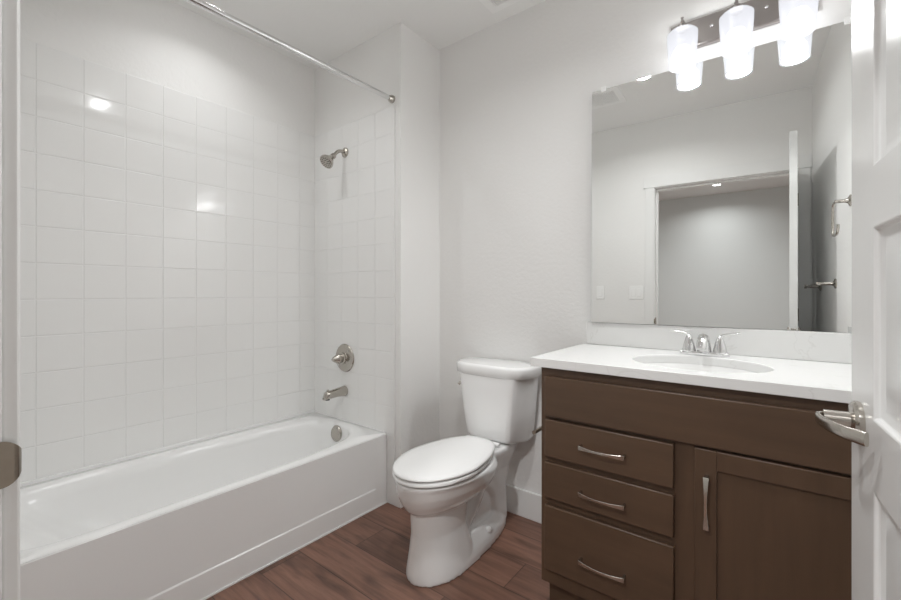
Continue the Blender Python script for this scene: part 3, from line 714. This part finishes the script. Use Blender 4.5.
# ------------------------------------------------------------------ vanity light
LX = -0.127
vl = empty('vanity_light', (LX, YB, 2.24), 'three-light wall fixture with frosted white shades above the mirror', 'wall light')
bm = bmesh.new(); rings(bm, [[(x*a, y, z*b) for x, z in ((-0.235, -0.057), (0.235, -0.057), (0.235, 0.057), (-0.235, 0.057))] for y, a, b in ((-0.0005, 1, 1), (-0.018, 1, 1), (-0.024, 0.975, 0.9))])
obj('backplate', bm, 'plate', vl, bevel=0.002)
for x in (-0.088, 0.088):
    bm = bmesh.new(); lathe(bm, [(0.006, 0.023), (0.006, 0.03), (0.003, 0.033), (0, 0.033)], (x, 0, 0.005), (0, -1, 0), 14, True, False); obj('screw', bm, 'chrome', vl, smooth=True)
for dx in (-0.177, 0, 0.177):
    bm = bmesh.new(); tube(bm, spline([(dx, -0.022, 0.012), (dx, -0.06, 0.014), (dx, -0.10, 0.016), (dx, -0.112, 0.012), (dx, -0.112, -0.01)], 18), 0.0065, 12)
    lathe(bm, [(0.020, -0.02), (0.020, -0.004), (0.012, 0.0), (0.006, 0.006), (0.004, 0.022), (0.006, 0.028), (0, 0.03)], (dx, -0.112, 0.0), 'Z', 18, True, False)
    a = obj('arm', bm, 'plate', vl, smooth=True)
    # open frosted shade: wide at the top, narrower at the mouth
    bm = bmesh.new()
    outr = [(0.020, -0.019), (0.045, -0.021), (0.054, -0.030), (0.0535, -0.06), (0.050, -0.11), (0.0470, -0.160)]
    innr = [(0.044, -0.160), (0.047, -0.11), (0.0505, -0.06), (0.0505, -0.032), (0.042, -0.024), (0.020, -0.023)]
    lathe(bm, outr+innr, (dx, -0.112, -0.006), 'Z', 40, False, False)
    sh = obj('shade', bm, 'shade', vl, smooth=True)
    bm = bmesh.new(); lathe(bm, [(0.0, -0.148), (0.02, -0.146), (0.034, -0.140), (0.040, -0.130), (0.038, -0.110), (0.025, -0.085), (0.0, -0.078)], (dx, -0.112, -0.006), 'Z', 24, False, False)
    obj('bulb', bm, 'bulb', vl, smooth=True)
    ld = bpy.data.lights.new('bulb_light', 'AREA'); ld.shape = 'DISK'; ld.size = 0.08; ld.energy = P_VAN; ld.color = COL
    lo = bpy.data.objects.new('bulb_light', ld); C.objects.link(lo); lo.parent = vl; lo.location = (dx, -0.112, -0.162)
    ld = bpy.data.lights.new('bulb_glow', 'POINT'); ld.shadow_soft_size = 0.025; ld.energy = P_GLOW; ld.color = COL
    lo = bpy.data.objects.new('bulb_glow', ld); C.objects.link(lo); lo.parent = vl; lo.location = (dx, -0.112, -0.055)

# ------------------------------------------------------------------ small wall fittings
t = empty('toilet_paper_holder', (VX0, 1.655, 0.605), 'nickel toilet paper holder on the side of the vanity beside the toilet', 'paper holder')
for y in (0.07,):
    bm = bmesh.new(); lathe(bm, [(0.018, -0.0015), (0.018, 0.006), (0.010, 0.012), (0.008, 0.088), (0.009, 0.098)], (0, y, 0), (-1, 0, 0), 20)
    obj('post', bm, 'bronze', t, smooth=True)
bm = bmesh.new(); lathe(bm, [(0.008, -0.085), (0.008, 0.085)], (-0.094, 0, 0), 'Y', 16); obj('bar', bm, 'bronze', t, smooth=True)

t = empty('towel_bar', (XR, 0.73, 1.245), 'nickel towel bar on the right wall behind the door, seen in the mirror', 'towel bar')
for y in (0.26, -0.26):
    bm = bmesh.new(); lathe(bm, [(0.026, 0), (0.026, 0.005), (0.012, 0.012), (0.008, 0.02), (0.008, 0.066), (0.011, 0.07), (0.011, 0.08)], (0, y, 0), (-1, 0, 0), 24)
    obj('post', bm, 'nickel', t, smooth=True)
bm = bmesh.new(); lathe(bm, [(0.007, -0.275), (0.007, 0.275)], (-0.07, 0, 0), 'Y', 16); obj('bar', bm, 'nickel', t, smooth=True)

t = empty('towel_ring', (XR, 1.37, 1.605), 'open nickel towel ring on the right wall, seen in the mirror', 'towel ring')
bm = bmesh.new(); lathe(bm, [(0.026, 0), (0.026, 0.005), (0.012, 0.012), (0.008, 0.02), (0.008, 0.055)], (0, 0, 0), (-1, 0, 0), 24); obj('post', bm, 'nickel', t, smooth=True)
bm = bmesh.new(); tube(bm, spline([(-0.05, 0.005, 0.0), (-0.052, -0.05, 0.0), (-0.052, -0.075, -0.02), (-0.052, -0.078, -0.08), (-0.052, -0.075, -0.13), (-0.052, -0.05, -0.15), (-0.052, 0.03, -0.15), (-0.052, 0.055, -0.13), (-0.052, 0.058, -0.112)], 50), 0.0055, 12)
obj('ring', bm, 'nickel', t, smooth=True)

def switch(x, z, gangs, label, cat='light switch'):
    t = empty('light_switch', (x, YD, z), label, cat)
    wd = 0.035+0.023*(gangs-1)
    obj('cover_plate', B(-wd, wd, 0.0005, 0.006, -0.058, 0.058), 'plastic', t, bevel=0.002)
    for g in range(gangs):
        gx = (g-(gangs-1)/2)*0.046
        obj('rocker', B(gx-0.016, gx+0.016, 0.006, 0.010, -0.033, 0.033), 'plastic', t, bevel=0.001)
switch(-0.865, 1.215, 2, 'white double light switch plate beside the door casing')
switch(-1.165, 1.215, 1, 'white single wall plate near the left edge of the mirror', 'wall plate')

# ------------------------------------------------------------------ ceiling fittings
def downlight(x, y, power, label, group, spread=150):
    t = empty('recessed_downlight', (x, y, ZC), label, 'ceiling light', group)
    bm = bmesh.new(); lathe(bm, [(0.052, -0.001), (0.054, -0.005), (0.080, -0.005), (0.084, -0.0005)], (0, 0, 0), 'Z', 40, False, False); obj('trim_ring', bm, 'plastic', t, smooth=True)
    bm = bmesh.new(); lathe(bm, [(0.052, -0.001), (0.052, -0.004)], (0, 0, 0), 'Z', 40); obj('lens', bm, 'lens', t)
    ld = bpy.data.lights.new('downlight_lamp', 'AREA'); ld.shape = 'DISK'; ld.size = 0.10; ld.spread = math.radians(spread); ld.energy = power; ld.color = COL
    lo = bpy.data.objects.new('downlight_lamp', ld); C.objects.link(lo); lo.parent = t; lo.location = (0, 0, -0.0055)
downlight(-0.67, 0.88, P_DOWN, 'round recessed ceiling light over the middle of the bathroom, seen in the mirror', 'recessed ceiling lights')
downlight(-2.03, 0.90, P_TUB, 'round recessed ceiling light over the tub', 'recessed ceiling lights', 138)
downlight(-0.40, -2.5, P_FAR, 'round recessed ceiling light in the hall, seen through the doorway in the mirror', 'recessed ceiling lights')
downlight(-0.40, -0.9, P_FILL, 'added fill light shaped as a recessed hall downlight outside the doorway', 'recessed ceiling lights')  # unseen lamp added to fill the bathroom through the doorway

def vent(name, x0, x1, y0, y1, label, cat, along='x'):
    cx, cy = (x0+x1)/2, (y0+y1)/2; t = empty(name, (cx, cy, ZC), label, cat)
    hx, hy = (x1-x0)/2, (y1-y0)/2; f = 0.045
    bm = bmesh.new()
    rings(bm, [[(sx*a, sy*b, z) for sx, sy in ((-1, -1), (1, -1), (1, 1), (-1, 1))] for a, b, z in ((hx, hy, -0.0005), (hx-0.004, hy-0.004, -0.007), (hx-f, hy-f, -0.007), (hx-f, hy-f, -0.0005))], False, False)
    obj('frame', bm, 'plastic', t)
    obj('duct_backing', B(-hx+f, hx-f, -hy+f, hy-f, -0.001, -0.0004), 'dark', t)
    bm = bmesh.new(); n = int((2*(hy-f))/0.009)
    for i in range(n):
        y = -hy+f+(i+0.5)*(2*(hy-f)/n); box(bm, -hx+f, hx-f, y-0.0025, y+0.0025, -0.006, -0.002)
    n = int((2*(hx-f))/0.012)
    for i in range(n):
        x = -hx+f+(i+0.5)*(2*(hx-f)/n); box(bm, x-0.0016, x+0.0016, -hy+f, hy-f, -0.0065, -0.006)
    obj('grille', bm, 'plastic', t)
vent('ceiling_vent', -1.205, -0.93, 1.63, 1.90, 'white square ceiling vent grille above the toilet', 'ceiling vent')
vent('exhaust_fan', -1.12, -0.84, 0.56, 0.84, 'white exhaust fan grille, seen at the top left of the mirror', 'exhaust fan')
